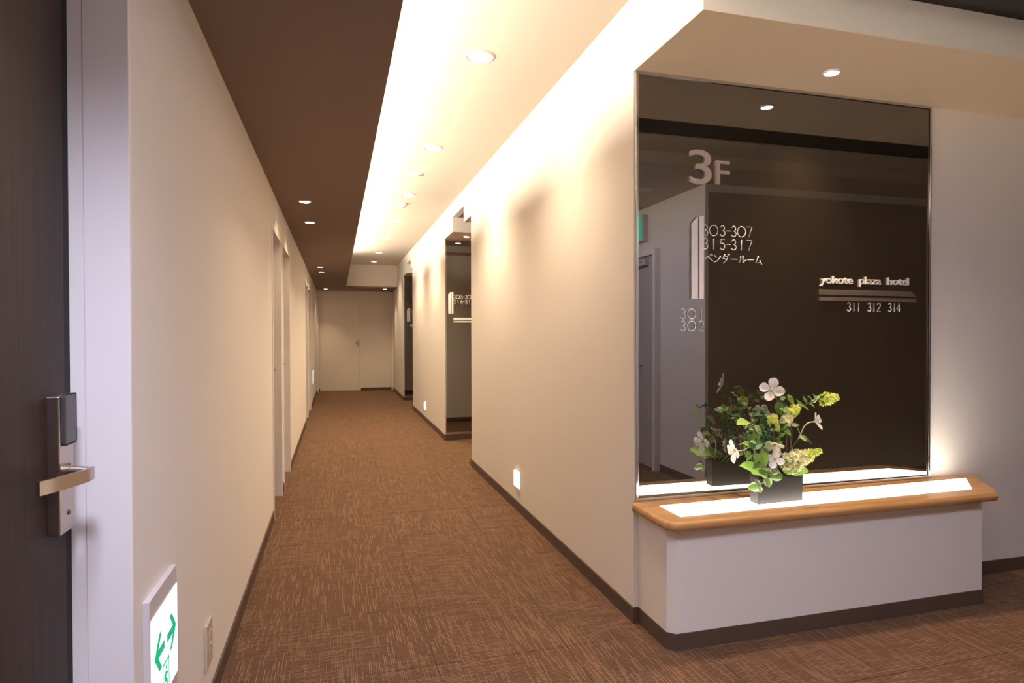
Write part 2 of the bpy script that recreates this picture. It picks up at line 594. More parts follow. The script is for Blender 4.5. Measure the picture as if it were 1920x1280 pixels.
# ------------------------------------------------------------------ doors
def lever_lock(parent, y_edge, s=-1, face=-0.5):
    """small lever set for the corridor doors"""
    bm = bmesh.new()
    box(bm, face, face + 0.02, y_edge - 0.11, y_edge - 0.04, 0.84, 1.09, 0.004)
    lk = obj('lock_plate', bm, M_BRONZE, parent)
    bm = bmesh.new()
    tube(bm, [(face + 0.02, y_edge - 0.075, 0.955), (face + 0.065, y_edge - 0.075, 0.955)], 0.009, seg=10)
    tube(bm, smooth_path([(face + 0.065, y_edge - 0.07, 0.955), (face + 0.07, y_edge - 0.13, 0.955), (face + 0.055, y_edge - 0.2, 0.955)]), 0.009, seg=8)
    obj('lever_handle', bm, M_BRONZE, lk)


# nearest door, at the left edge of the picture
YJ = 1.42
d1 = boxobj('door_1', M_DARKWOOD, -0.545, -0.50, 0.545, 1.384, 0.008, 1.885, bev=0.002)
tag(d1, 'dark brown wood room door at the left edge with a nickel card lock', 'door', kind='structure')
bm = bmesh.new()
box(bm, -0.62, -0.4775, YJ - 0.0015, YJ + 0.02, 0, 1.905)           # inner band of the frame (slightly further from view)
box(bm, -0.62, -0.4775, 0.50, 0.52, 0, 1.905)
box(bm, -0.62, -0.4775, 0.50, YJ + 0.02, 1.905, 1.925)
fr = obj('door_frame', bm, M_STEEL, d1)
bm = bmesh.new()
box(bm, -0.4775, XL + 0.003, YJ - 0.003, YJ + 0.012, 0, 1.905, 0.001)
box(bm, -0.4775, XL + 0.003, 0.508, 0.523, 0, 1.905, 0.001)
box(bm, -0.4775, XL + 0.003, 0.508, YJ + 0.012, 1.902, 1.917, 0.001)
obj('jamb_lining', bm, M_STEEL, d1)
bm = bmesh.new()  # black filler strips, painted shade for the gap round the leaf
box(bm, -0.60, -0.5035, 1.386, YJ - 0.002, 0, 1.905)
box(bm, -0.60, -0.52, 0.52, 0.543, 0, 1.905)
box(bm, -0.60, -0.52, 0.52, YJ, 1.887, 1.905)
obj('dark_gap_strip', bm, M_GAP, d1)
bm = bmesh.new()
box(bm, -0.501, -0.479, 1.301, 1.364, 0.839, 1.091, 0.0025, 2)
lk = obj('door_lock', bm, M_BRONZE, d1)
bm = bmesh.new()
box(bm, -0.479, -0.4725, 1.306, 1.362, 1.0, 1.0935, 0.006, 3)
tag(obj('card_reader', bm, M_BLACKP, lk), 'charcoal card reader panel')
bm = bmesh.new()
tube(bm, [(-0.480, 1.325, 0.954), (-0.469, 1.325, 0.954)], 0.0125, seg=20)
tube(bm, [(-0.470, 1.325, 0.954), (-0.438, 1.325, 0.949)], 0.0085, seg=16)
pth = smooth_path([(-0.4375, 1.330, 0.946), (-0.4345, 1.295, 0.948), (-0.437, 1.245, 0.952), (-0.446, 1.195, 0.955), (-0.457, 1.158, 0.957)], 5)
rows = []
for i, p in enumerate(pth):
    dd = (pth[min(i + 1, len(pth) - 1)] - pth[max(i - 1, 0)]).normalized()
    nrm = Vector((-dd.y, dd.x, 0)) * 0.0032
    hh = 0.0115
    rows.append([bm.verts.new(p + nrm * a + Vector((0, 0, hh * b))) for a, b in ((-1, -1), (1, -1), (1, 1), (-1, 1))])
for a, b in zip(rows, rows[1:]):
    for k in range(4):
        bm.faces.new((a[k], a[(k + 1) % 4], b[(k + 1) % 4], b[k]))
bm.faces.new(rows[0])
bm.faces.new(rows[-1][::-1])
bmesh.ops.bevel(bm, geom=[e for e in bm.edges if e.calc_length() > 0.0 and e.is_manifold and len(e.link_faces) == 2 and e.calc_face_angle(0) > 1.0 and abs(e.verts[0].co.z - e.verts[1].co.z) < 0.002 and e.verts[0].co.y < 1.32],
                offset=0.001, segments=2, affect='EDGES')
obj('lever_handle', bm, M_BRONZE, lk)
bm = bmesh.new()
tube(bm, [(-0.4795, 1.338, 0.873), (-0.477, 1.338, 0.873)], 0.0045, seg=14)
obj('keyhole', bm, M_BLACKP, lk)

names = {1: ('near left pair, its nearer door, set in a white frame', 'dark wood room door in the nearer opening of the first pair on the left wall'),
         2: ('', 'dark wood room door in the farther opening of the first pair on the left wall'),
         3: ('', 'dark wood room door in the nearer opening of the second pair on the left wall'),
         4: ('', 'dark wood room door in the farther opening of the second pair on the left wall')}
for k in range(1, 5):
    a, b, zt = OPEN[k]
    d = boxobj('door_%d' % (k + 1), M_DARKWOOD, -0.545, -0.50, a + 0.02, b - 0.02, 0.008, zt - 0.02, bev=0.002)
    tag(d, names[k][1], 'door', kind='structure')
    bm = bmesh.new()
    pr = XL + 0.007
    first, last = k in (1, 3), k in (2, 4)
    f0 = FR
    f1 = FR
    box(bm, -0.60, pr, a - f0 * 0.0 - 0.001, a + 0.018, 0, zt - 0.018)
    box(bm, XL, pr, a - f0, a, 0, zt)
    box(bm, -0.60, pr, b - 0.018, b + 0.001, 0, zt - 0.018)
    box(bm, XL, pr, b, b + f1, 0, zt)
    box(bm, -0.60, pr, a, b, zt - 0.018, zt)
    obj('door_frame', bm, M_STEEL, d)
    lever_lock(d, b - 0.02)

# pale flush door in the end wall
d6 = boxobj('door_6', M_WALL, -0.312, 0.478, YFAR - 0.012, YFAR + 0.02, 0.012, 1.905, bev=0.002)
tag(d6, 'pale flush door in the end wall of the corridor', 'door', kind='structure')
bm = bmesh.new()
box(bm, -0.335, -0.318, YFAR - 0.018, YFAR, 0, 1.905)
box(bm, 0.484, 0.502, YFAR - 0.018, YFAR, 0, 1.905)
box(bm, -0.335, 0.502, YFAR - 0.018, YFAR, 1.911, 1.905)
obj('door_frame', bm, M_STEEL, d6)
bm = bmesh.new()
tube(bm, [(0.448, YFAR - 0.012, 1.03), (0.448, YFAR - 0.055, 1.03)], 0.01, seg=10)
tube(bm, [(0.448, YFAR - 0.055, 1.03), (0.40, YFAR - 0.055, 1.03)], 0.008, seg=10)
box(bm, 0.435, 0.462, YFAR - 0.016, YFAR - 0.012, 0.96, 1.10)
obj('lever_handle', bm, M_CHROME, d6)

# frames of the two side doors next to the end wall (only their casings can be seen)
tag(boxobj('trim_%d' % n, M_STEEL, XL, XL + 0.035, YFAR - 0.13, YFAR, 0, 1.93, bev=0.002), 'white door casing in the far left corner', 'door casing', kind='structure'); n += 1
tag(boxobj('trim_%d' % n, M_STEEL, XR - 0.03, XR, YFAR - 0.1, YFAR, 0, 1.93, bev=0.002), 'white door casing in the far right corner', 'door casing', kind='structure'); n += 1

# hall door, seen in the mirror
d7 = boxobj('door_7', M_DOORGREY, 2.70, 2.729, -1.07, -0.255, 0.01, 1.90, bev=0.002)
tag(d7, 'pale grey hall door reflected in the mirror under the green exit sign', 'door', kind='structure')
bm = bmesh.new()
box(bm, 2.672, 2.73, -0.255, -0.205, 0, 1.954, 0.002)
box(bm, 2.672, 2.73, -1.12, -1.07, 0, 1.954, 0.002)
box(bm, 2.672, 2.73, -1.07, -0.255, 1.904, 1.954, 0.002)
obj('door_frame', bm, M_STEEL, d7)
bm = bmesh.new()
tube(bm, [(2.70, -0.50, 0.915), (2.65, -0.50, 0.915)], 0.011, seg=10)
tube(bm, [(2.652, -0.50, 0.915), (2.652, -0.61, 0.915)], 0.009, seg=10)
obj('lever_handle', bm, M_CHROME, d7)
bm = bmesh.new()
box(bm, 2.66, 2.70, -0.62, -0.36, 1.82, 1.88, 0.004)
tube(bm, [(2.655, -0.42, 1.85), (2.62, -0.56, 1.885), (2.665, -0.66, 1.915)], 0.008, seg=6)
obj('door_closer', bm, M_GREYP, d7)

# ------------------------------------------------------------------ exit signs
def exit_low(name, y0, y1, z0, z1, label):
    """lit exit sign low on the left wall: grey case, white face with green arrows and a doorway pictogram"""
    t = thing(name, (XL, (y0 + y1) / 2, z0), label, 'exit sign', 'low exit signs on the left wall')
    oy, oz = (y0 + y1) / 2, z0
    wv, hv = y1 - y0, z1 - z0

    def part(nm, bm, m):
        o = obj(nm, bm, m, t)
        return o
    bm = bmesh.new()
    box(bm, 0, 0.014, -wv / 2, wv / 2, 0, hv, 0.0015)
    part('case', bm, M_GREYP)
    bm = bmesh.new()
    zf0, zf1 = 0.045, hv - 0.045
    ya, yb = -wv / 2 + 0.006, wv / 2 - 0.006
    box(bm, 0.014, 0.0165, ya, yb, zf0, zf1, 0.0008)
    part('lit_face', bm, M_SIGN)

    def flat(bm, pts):
        vs = [bm.verts.new((0.0172, a, b)) for a, b in pts]
        ws = [bm.verts.new((0.0162, a, b)) for a, b in pts]
        bm.faces.new(vs)
        bm.faces.new(ws[::-1])
        for i in range(len(vs)):
            j = (i + 1) % len(vs)
            bm.faces.new((vs[i], ws[i], ws[j], vs[j]))
    zc = zf0 + (zf1 - zf0) * 0.57
    k = wv / 0.245
    for s in (-1, 1):
        bm = bmesh.new()
        flat(bm, [(s * 0.012 * k, zc - 0.0095), (s * 0.012 * k, zc + 0.0095), (s * 0.085 * k, zc + 0.0095), (s * 0.085 * k, zc - 0.0095)])
        flat(bm, [(s * 0.098 * k, zc), (s * 0.058 * k, zc + 0.042), (s * 0.036 * k, zc + 0.042), (s * 0.076 * k, zc)])
        flat(bm, [(s * 0.098 * k, zc), (s * 0.058 * k, zc - 0.042), (s * 0.036 * k, zc - 0.042), (s * 0.076 * k, zc)])
        part('arrow', bm, M_GREEN)
    bm = bmesh.new()
    zb, zt = zf0 + 0.012, zf0 + 0.075
    for (p, q, r_, s_) in ((-0.028, -0.024, zb, zt), (0.024, 0.028, zb, zt), (-0.028, 0.028, zt, zt + 0.005)):
        flat(bm, [(p, r_), (q, r_), (q, s_), (p, s_)])
    # running figure in the doorway
    flat(bm, [(0.004 + 0.006 * math.cos(a), zt - 0.012 + 0.006 * math.sin(a)) for a in [2 * math.pi * i / 10 for i in range(10)]])
    for (a, b, wd) in (((0.000, zt - 0.02), (-0.006, zb + 0.026), 0.005), ((0.0, zt - 0.022), (0.014, zt - 0.03), 0.003),
                       ((0.0, zt - 0.022), (-0.015, zt - 0.03), 0.003), ((-0.006, zb + 0.026), (0.01, zb + 0.016), 0.0035),
                       ((0.01, zb + 0.016), (0.008, zb), 0.0035), ((-0.006, zb + 0.026), (-0.02, zb + 0.008), 0.0035)):
        d = Vector((b[0] - a[0], b[1] - a[1]))
        nn = Vector((-d.y, d.x)).normalized() * wd
        flat(bm, [(a[0] + nn.x, a[1] + nn.y), (b[0] + nn.x, b[1] + nn.y), (b[0] - nn.x, b[1] - nn.y), (a[0] - nn.x, a[1] - nn.y)])
    part('doorway_pictogram', bm, M_GREEN)
    return t


exit_low('exit_sign', 1.489, 1.722, 0.325, 0.632, 'lit exit sign with green double arrow low on the wall by the near door')
exit_low('exit_sign', 11.05, 11.45, 0.33, 0.65, 'distant lit exit sign low on the left wall near the corridor end')

t = thing('exit_sign', (2.73, -0.58, 2.05), 'green exit sign over the hall door, seen in the mirror', 'exit sign')
bm = bmesh.new(); box(bm, -0.05, 0, -0.21, 0.15, 0, 0.235, 0.003)
obj('case', bm, M_GREYP, t)
bm = bmesh.new(); box(bm, -0.053, -0.05, -0.195, 0.11, 0.012, 0.223)
obj('lit_face', bm, M_GREENLIT, t)
bm = bmesh.new(); box(bm, -0.0545, -0.053, -0.19, -0.07, 0.02, 0.215)
obj('doorway_pictogram', bm, M_SIGN, t)

# wall plate beside the near exit sign
t = thing('outlet_plate', (XL, 2.165, 0.155), 'small ivory wall plate between the near exit sign and the floor', 'wall plate')
bm = bmesh.new(); box(bm, 0, 0.009, -0.045, 0.045, 0, 0.14, 0.002)
obj('plate', bm, M_IVORY, t)
bm = bmesh.new(); box(bm, 0.009, 0.0115, -0.02, 0.02, 0.03, 0.11, 0.001)
obj('socket_cover', bm, M_IVORY, t)
bm = bmesh.new(); tube(bm, [(0.0113, 0, 0.07), (0.0135, 0, 0.07)], 0.005, seg=12)
obj('screw', bm, M_SILVER, t)

# ------------------------------------------------------------------ footlights
for (yy, lab) in ((4.103, 'lit footlight low on the nearest right wall block'), (8.70, 'lit footlight low on the second right wall block')):
    t = thing('footlight', (XR, yy, 0.156), lab, 'footlight', 'footlights along the right wall')
    bm = bmesh.new(); box(bm, -0.004, 0, -0.066, 0.066, 0, 0.118, 0.0015)
    obj('cover_plate', bm, M_WHITE, t)
    bm = bmesh.new(); box(bm, -0.014, -0.004, -0.06, 0.06, 0.006, 0.112, 0.004)
    obj('lens', bm, M_FOOT, t)

# ------------------------------------------------------------------ cove light
t = thing('cove_light', (0.085, 4.4, ZD + 0.05), 'long row of cove lamp tubes on top of the dark dropped ceiling', 'cove light')
bm = bmesh.new(); box(bm, -0.03, 0.03, -8.3, 6.4, 0, 0.03)
obj('channel', bm, M_WHITE, t)
bm = bmesh.new()
tube(bm, [(0, -8.3 + i * 14.7 / 12, 0.05) for i in range(13)], 0.013, seg=10)
obj('lamp_tube', bm, M_COVE, t, True)

# hall ceiling lamp, out of frame behind and right of the viewer
t = thing('ceiling_lamp', (1.50, 0.05, 2.355), 'cool white ceiling lamp of the lift hall behind the viewer', 'ceiling light')
bm = bmesh.new(); box(bm, -0.24, 0.24, -0.22, 0.22, -0.02, 0, 0.003)
obj('housing', bm, M_WHITE, t)
bm = bmesh.new(); box(bm, -0.22, 0.22, -0.20, 0.20, -0.024, -0.0201)
obj('diffuser', bm, M_HALL, t)
t = thing('ceiling_vent', (2.40, 0.185, 2.355), 'pale vent in the hall ceiling, seen at the mirror edge', 'vent')
bm = bmesh.new(); box(bm, -0.13, 0.01, -0.07, 0.065, -0.008, 0, 0.002)
obj('vent_frame', bm, M_VENT, t)
for k in range(5):
    bm = bmesh.new(); box(bm, -0.12, 0.0, -0.06 + k * 0.024, -0.048 + k * 0.024, -0.014, -0.008)
    obj('slat', bm, M_VENT, t)

# ------------------------------------------------------------------ downlights
def spot(parent, z, power, color, angle, blend=1.0, size=0.05):
    l = bpy.data.lights.new('lamp_beam', 'SPOT')
    l.energy = power
    l.color = color
    l.spot_size = math.radians(angle)
    l.spot_blend = blend
    l.shadow_soft_size = size
    o = bpy.data.objects.new('lamp_beam', l)
    COL.objects.link(o)
    o.parent = parent
    o.location = (0, 0, z)
    return o


def downlight(x, y, z, r, lab, group, deep, power, lampmat, rim=M_WHITE, angle=122, color=None):
    t = thing('downlight', (x, y, z), lab, 'downlight', group)
    bm = bmesh.new()
    # flat rim with a step down into the can
    lathe(bm, [(r * 0.80, 0.002), (r * 0.80, -0.004), (r * 0.86, -0.007), (r * 0.97, -0.005), (r, 0.0)], seg=36)
    obj('trim_ring', bm, rim, t, True)
    bm = bmesh.new()
    if deep:
        # shallow reflector dish glowing from the recessed lamp
        lathe(bm, [(r * 0.80, -0.0035), (r * 0.74, -0.002), (r * 0.5, -0.0012)], seg=36)
        obj('reflector', bm, M_WHITE, t, True)
        bm = bmesh.new()
        lathe(bm, [(r * 0.62, -0.0014), (r * 0.60, -0.0048), (r * 0.3, -0.0058), (0, -0.006)], seg=32)
        obj('lamp', bm, lampmat, t, True)
    else:
        lathe(bm, [(r * 0.81, -0.0045), (r * 0.78, -0.0075), (r * 0.5, -0.009), (0, -0.0095)], seg=32)
        obj('lamp', bm, lampmat, t, True)
    if power:
        spot(t, -0.03, power, color or (WARM if deep else WARMER), angle, size=0.13 if color else 0.05)
    return t


ORD = ['nearest', 'second', 'third', 'fourth', 'fifth', 'sixth', 'seventh']
for k, yy in enumerate((3.10, 4.70, 6.33, 7.78, 9.28, 10.90, 12.25)):
    downlight(0.70, yy, ZC, 0.078, '%s white-rimmed downlight in the cream ceiling, counted from the viewer' % ORD[k],
              'downlights of the cream ceiling', True, DOWN_W * (0.62 if k == 0 else 1.0 if k < 5 else 0.5), M_LAMPDIM)
for k, yy in enumerate((4.692, 5.541, 9.134, 9.901)):
    downlight(-0.21, yy, ZD, 0.045, '%s small bright downlight in the dark dropped ceiling, counted from the viewer' % ORD[k],
              'downlights of the dark ceiling', False, DARK_W, M_LAMP, M_BRONZE, 120)
downlight(-0.21, 0.55, ZD, 0.045, 'cool downlight in the dark ceiling before the nearest door, above the viewer', 'downlights of the dark ceiling', False, DOOR_W, M_LAMP, M_BRONZE, 140, COOL)
downlight(-0.205, 13.40, ZD, 0.045, 'left downlight of the low ceiling before the end wall', 'downlights of the dark ceiling', False, DARK_W * 2.2, M_LAMP, M_BRONZE, 78)
downlight(0.968, 13.15, ZD, 0.045, 'right downlight of the low ceiling before the end wall', 'downlights of the dark ceiling', False, DARK_W * 2.2, M_LAMP, M_BRONZE, 78)
downlight(1.985, 2.16, ZS, 0.034, 'bright downlight in the soffit over the nearest mirror', 'downlights over the mirrors', False, MIRROR_W, M_LAMP, M_WHITE, 85)
downlight(1.391, 6.816, ZS, 0.04, 'downlight in the soffit over the second mirror', 'downlights over the mirrors', False, MIRROR_W * 0.6, M_LAMP, M_WHITE, 130)

# flat speaker and sprinkler head between the cream ceiling downlights
t = thing('ceiling_speaker', (0.69, 5.511, ZC), 'flat round white ceiling speaker between the second and third downlights', 'speaker')
bm = bmesh.new(); lathe(bm, [(0, -0.007), (0.05, -0.007), (0.058, -0.005), (0.062, 0)], seg=32)
obj('speaker_rim', bm, M_WHITE, t, True)
bm = bmesh.new(); lathe(bm, [(0, -0.0085), (0.046, -0.0075), (0.046, -0.0065)], seg=32)
obj('speaker_grille', bm, M_VENT, t, True)
t = thing('smoke_detector', (0.69, 6.76, ZC), 'white smoke detector dome on the cream ceiling behind the third downlight', 'smoke detector')
bm = bmesh.new(); lathe(bm, [(0.052, 0), (0.052, -0.012), (0.046, -0.018), (0, -0.018)], seg=28)
obj('detector_base', bm, M_WHITE, t, True)
bm = bmesh.new(); lathe(bm, [(0.036, -0.018), (0.034, -0.03), (0.024, -0.042), (0, -0.046)], seg=28)
obj('detector_head', bm, M_WHITE, t, True)
bm = bmesh.new(); lathe(bm, [(0.012, -0.044), (0.012, -0.054), (0, -0.056)], seg=16)
obj('sensor', bm, M_BRONZE, t, True)

# ------------------------------------------------------------------ mirrors
def mirror(x0, x1, yw, z0, z1, lab, fw=0.012):
    t = thing('mirror', (x0, yw, z0), lab, 'mirror', 'bronze wall mirrors')
    wv, hv = x1 - x0, z1 - z0
    bm = bmesh.new(); box(bm, fw, wv - fw, -0.008, -0.001, fw, hv - fw)
    obj('mirror_glass', bm, M_GLASS, t)
    bm = bmesh.new()
    dp = -0.014
    box(bm, 0, fw, dp, 0, 0, hv, 0.0012)
    box(bm, wv - fw * 0.75, wv, dp, 0, 0, hv, 0.0012)
    box(bm, fw, wv - fw * 0.75, dp, 0, hv - fw, hv, 0.0012)
    box(bm, fw, wv - fw * 0.75, dp, 0, 0, fw, 0.0012)
    obj('chrome_frame', bm, M_CHROME, t)
    return t


mirror(1.193, 2.748, YM, 0.508, ZS - 0.001, 'large bronze mirror with chrome edge above the oak console')
mirror(1.193, 2.75, 7.078, 0.075, ZS - 0.001, 'tall bronze mirror beyond the first side passage')
mirror(1.193, 2.75, 11.58, 0.075, ZS - 0.001, 'farthest tall bronze mirror near the corridor end')

# ------------------------------------------------------------------ console with light panel
XC, YC, XC2 = 1.209, 2.112, 2.757
con = thing('console', (1.98, 2.24, 0.0), 'built-in white console with oak top and lit panel under the mirror', 'console')


def crel(p):
    return (p[0] - 1.98, p[1] - 2.24)


bm = bmesh.new()
ch = 0.026
prism(bm, [crel(p) for p in ((XC, YM - 0.0015), (XC, YC + ch), (XC + ch, YC), (XC2, YC), (XC2, YM - 0.0015))], HB, 0.468)
obj('body', bm, M_WALL, con)
bm = bmesh.new()
e_ = 0.004
prism(bm, [crel(p) for p in ((XC - e_, YM - 0.010), (XC - e_, YC + ch - e_ * 0.4), (XC + ch - e_ * 0.4, YC - e_), (XC2 + e_, YC - e_), (XC2 + e_, YM - 0.010))], 0.0, HB)
obj('plinth', bm, M_BASE, con)
bm = bmesh.new()
ZT = 0.506
Y0 = 2.048
outline = [(1.176, YM - 0.015), (1.166, YM - 0.03), (1.166, 2.088), (1.196, Y0), (2.765, Y0), (2.792, 2.075), (3.04, 2.355), (3.035, YM - 0.001), (1.19, YM - 0.001)]
a, b, fs = prism(bm, [crel(p) for p in outline], 0.470, ZT)
rim = [e for e in bm.edges if abs(e.verts[0].co.z - e.verts[1].co.z) < 1e-6 and max(v.co.y for v in e.verts) < 0.12 and not (e.verts[0].co.y > 0.1 and e.verts[1].co.y > 0.1)]
bmesh.ops.bevel(bm, geom=rim, offset=0.0165, segments=5, affect='EDGES', profile=0.5)
obj('oak_top', bm, M_OAK, con)
bm = bmesh.new()
prism(bm, [crel(p) for p in ((1.257, 2.277), (1.259, 2.121), (2.735, 2.141), (2.905, 2.305))], ZT - 0.004, ZT + 0.0015)
bmesh.ops.bevel(bm, geom=[e for e in bm.edges if abs(e.verts[0].co.z - e.verts[1].co.z) < 1e-6 and e.verts[0].co.z > ZT], offset=0.001, segments=1, affect='EDGES')
tag(obj('light_panel', bm, M_PANEL, con), 'glowing white acrylic light panel')

# ------------------------------------------------------------------ lettering on the mirrors
def arc(cx, cz, rx, rz, a0, a1, n=10):
    return [(cx + rx * math.cos(math.radians(a0 + (a1 - a0) * i / n)), cz + rz * math.sin(math.radians(a0 + (a1 - a0) * i / n))) for i in range(n + 1)]


GLYPH = {   # strokes in a box one unit high, x centred on 0
    '0': [arc(0, 0.5, 0.46, 0.5, 0, 360, 24)],
    '1': [[(0, 0), (0, 1)]],
    '2': [arc(0, 0.74, 0.26, 0.26, 165, -35, 10) + [(-0.27, 0.0), (0.28, 0.0)]],
    '3': [arc(0, 0.76, 0.22, 0.24, 160, -90, 10) + arc(0, 0.26, 0.27, 0.26, 88, -160, 12)],
    '4': [[(0.13, 0), (0.13, 1), (-0.28, 0.27), (0.28, 0.27)]],
    '5': [[(0.22, 1), (-0.16, 1), (-0.22, 0.56)] + arc(-0.02, 0.31, 0.27, 0.31, 125, -155, 12)],
    '6': [[(0.12, 1), (-0.2, 0.48)] + arc(0, 0.29, 0.25, 0.29, 150, -215, 16)],
    '7': [[(-0.28, 1), (0.28, 1), (-0.06, 0)]],
    '-': [[(-0.25, 0.52), (0.25, 0.52)]],
    'be': [[(-0.5, 0.35), (-0.18, 0.75), (0.5, 0.2)], [(0.16, 0.92), (0.26, 0.72)], [(0.34, 1.0), (0.45, 0.8)]],
    'n': [[(-0.4, 0.85), (-0.15, 0.65)], [(-0.42, 0.08), (0.0, 0.22), (0.42, 0.78)]],
    'da': [[(-0.1, 1.0), (-0.42, 0.5)], [(-0.16, 0.78), (0.26, 0.78), (0.1, 0.36), (-0.3, 0.0)], [(-0.22, 0.52), (0.16, 0.34)], [(0.26, 1.05), (0.34, 0.88)], [(0.42, 1.08), (0.5, 0.92)]],
    'long': [[(-0.45, 0.48), (0.45, 0.48)]],
    'ru': [[(-0.2, 0.88), (-0.22, 0.42), (-0.45, 0.06)], [(0.1, 0.92), (0.1, 0.1), (0.46, 0.42)]],
    'mu': [[(0.0, 0.92), (-0.38, 0.14), (0.36, 0.2)], [(0.16, 0.44), (0.46, 0.0)]],
}


def stroke_text(name, parent, items, x0, z0, h, y, rad, aspect=1.0):
    """items: (glyph, centre in units of h). Each character is one part of round wire strokes standing on the glass"""
    px, py, pz = parent.location
    for gname, c in items:
        bm = bmesh.new()
        for st in GLYPH[gname]:
            pts = [(x0 + (c + sx * aspect) * h - px, y - py, z0 + sz * h - pz) for sx, sz in st]
            tube(bm, pts, rad, seg=6)
        obj(name, bm, M_LETTER, parent, True)


YG = YM - 0.0105         # where the letters stand, just on the glass


def font_text(name, parent, s, x0, x1, z0, z1, y, bold=0.0, ext=0.003, m=None):
    cu = bpy.data.curves.new(name, 'FONT')
    cu.body = s
    cu.size = 1.0
    cu.extrude = 0.5
    cu.offset = bold
    cu.resolution_u = 6
    tmp = bpy.data.objects.new(name, cu)
    COL.objects.link(tmp)
    dg = bpy.context.evaluated_depsgraph_get()
    me = bpy.data.meshes.new_from_object(tmp.evaluated_get(dg))
    bpy.data.objects.remove(tmp)
    xs = [v.co.x for v in me.vertices]
    ys = [v.co.y for v in me.vertices]
    ax, bx, ay, by = min(xs), max(xs), min(ys), max(ys)
    px, py, pz = parent.location
    for v in me.vertices:
        X = x0 + (v.co.x - ax) / (bx - ax) * (x1 - x0)
        Z = z0 + (v.co.y - ay) / (by - ay) * (z1 - z0)
        v.co = (X - px, YM - 0.0083 - ext / 2 - v.co.z * ext - py, Z - pz)
    # one part per letter
    bm = bmesh.new()
    bm.from_mesh(me)
    bpy.data.meshes.remove(me)
    bm.verts.ensure_lookup_table()
    seen, isl = set(), []
    for v0 in bm.verts:
        if v0 in seen:
            continue
        st, grp = [v0], []
        seen.add(v0)
        while st:
            v = st.pop()
            grp.append(v)
            for e in v.link_edges:
                q = e.other_vert(v)
                if q not in seen:
                    seen.add(q)
                    st.append(q)
        isl.append(grp)
    # front, back and side sheets of a letter overlap in x: gather them
    rng = sorted(((min(v.co.x for v in g_), max(v.co.x for v in g_), g_) for g_ in isl), key=lambda q: q[0])
    letters = []
    for a, b, g_ in rng:
        if letters and a < letters[-1][1] - 0.0006:
            letters[-1][1] = max(b, letters[-1][1])
            letters[-1][2].extend(g_)
        else:
            letters.append([a, b, list(g_)])
    for a, b, g_ in letters:
        sub = bmesh.new()
        mp = {v: sub.verts.new(v.co) for v in g_}
        for f in {f for v in g_ for f in v.link_faces}:
            sub.faces.new([mp[v] for v in f.verts])
        bmesh.ops.remove_doubles(sub, verts=sub.verts[:], dist=1e-6)
        obj(name, sub, m or M_LETTER, parent)
    bm.free()


t = thing('floor_number_sign', (1.54, YG, 1.838), 'large raised metal 3F lettering at the top left of the mirror', 'sign')
font_text('numeral', t, '3', 1.442, 1.545, 1.836, 1.982, YG, 0.004, 0.010, M_SATIN)
font_text('letter', t, 'F', 1.568, 1.634, 1.842, 1.943, YG, 0.0, 0.010, M_SATIN)

t = thing('room_directory_sign', (1.66, YG, 1.51), 'three lines of silver room numbers and katakana beside the upright bars', 'sign')
C6 = (0.26, 1.19, 2.16, 2.79, 3.41, 4.29, 5.18)


def line(s, cs=C6):
    return list(zip(s, cs))


stroke_text('numeral', t, line('303-307'), 1.507, 1.622, 0.0445, YG, 0.0017)
stroke_text('numeral', t, line('315-317'), 1.507, 1.564, 0.0445, YG, 0.0017)
stroke_text('katakana_letter', t, [(gl, 0.55 + i * 1.07) for i, gl in enumerate(('be', 'n', 'da', 'long', 'ru', 'long', 'mu'))], 1.516, 1.506, 0.0385, YG, 0.0016, 0.98)

t = thing('room_number_sign', (1.455, YG, 1.215), 'silver room numbers 301 and 302 below the upright bars', 'sign')
stroke_text('numeral', t, line('301', (0.32, 1.30, 2.40)), 1.398, 1.265, 0.042, YG, 0.0017)
stroke_text('numeral', t, line('302', (0.32, 1.30, 2.42)), 1.398, 1.214, 0.042, YG, 0.0017)


def bar(parent, pts, y, th, m=M_LETTER, horizontal=False):
    px, py, pz = parent.location
    bm = bmesh.new()
    a = [bm.verts.new((x - px, y - py, z - pz)) for x, z in pts]
    b = [bm.verts.new((x - px, y - th - py, z - pz)) for x, z in pts]
    bm.faces.new(a)
    bm.faces.new(b[::-1])
    for i in range(len(pts)):
        j = (i + 1) % len(pts)
        bm.faces.new((a[i], b[i], b[j], a[j]))
    bmesh.ops.bevel(bm, geom=[e for e in bm.edges], offset=0.0008, segments=1, affect='EDGES')
    return obj('bar', bm, m, parent)


t = thing('upright_arrow_sign', (1.477, YG, 1.35), 'two upright metal bars with a slanted tip on the left of the mirror', 'sign')
bar(t, [(1.449, 1.35), (1.479, 1.35), (1.479, 1.702), (1.449, 1.668)], YG + 0.002, 0.010)
bar(t, [(1.486, 1.35), (1.507, 1.35), (1.507, 1.703), (1.486, 1.703)], YG + 0.002, 0.010)
t = thing('hotel_name_sign', (2.36, YG, 1.425), 'small raised silver hotel name lettering on the right of the mirror', 'sign')
font_text('letter', t, 'yokote  plaza  hotel', 2.110, 2.612, 1.418, 1.464, YG, 0.0, 0.008)
t = thing('level_arrow_sign', (2.38, YG, 1.351), 'two level metal bars with a slanted right tip under the hotel name', 'sign')
bar(t, [(2.104, 1.378), (2.654, 1.376), (2.620, 1.4015), (2.104, 1.4015)], YG + 0.002, 0.010, M_BARMETAL)
bar(t, [(2.104, 1.352), (2.656, 1.351), (2.656, 1.3655), (2.104, 1.3665)], YG + 0.002, 0.010, M_BARMETAL)
t = thing('room_number_sign', (2.45, YG, 1.303), 'silver room numbers 311 312 314 under the level bars', 'sign')
U9 = 0.0405
stroke_text('numeral', t, line('311', (0.27, 0.97, 1.62)), 2.259, 1.304, U9, YG, 0.0017, 0.85)
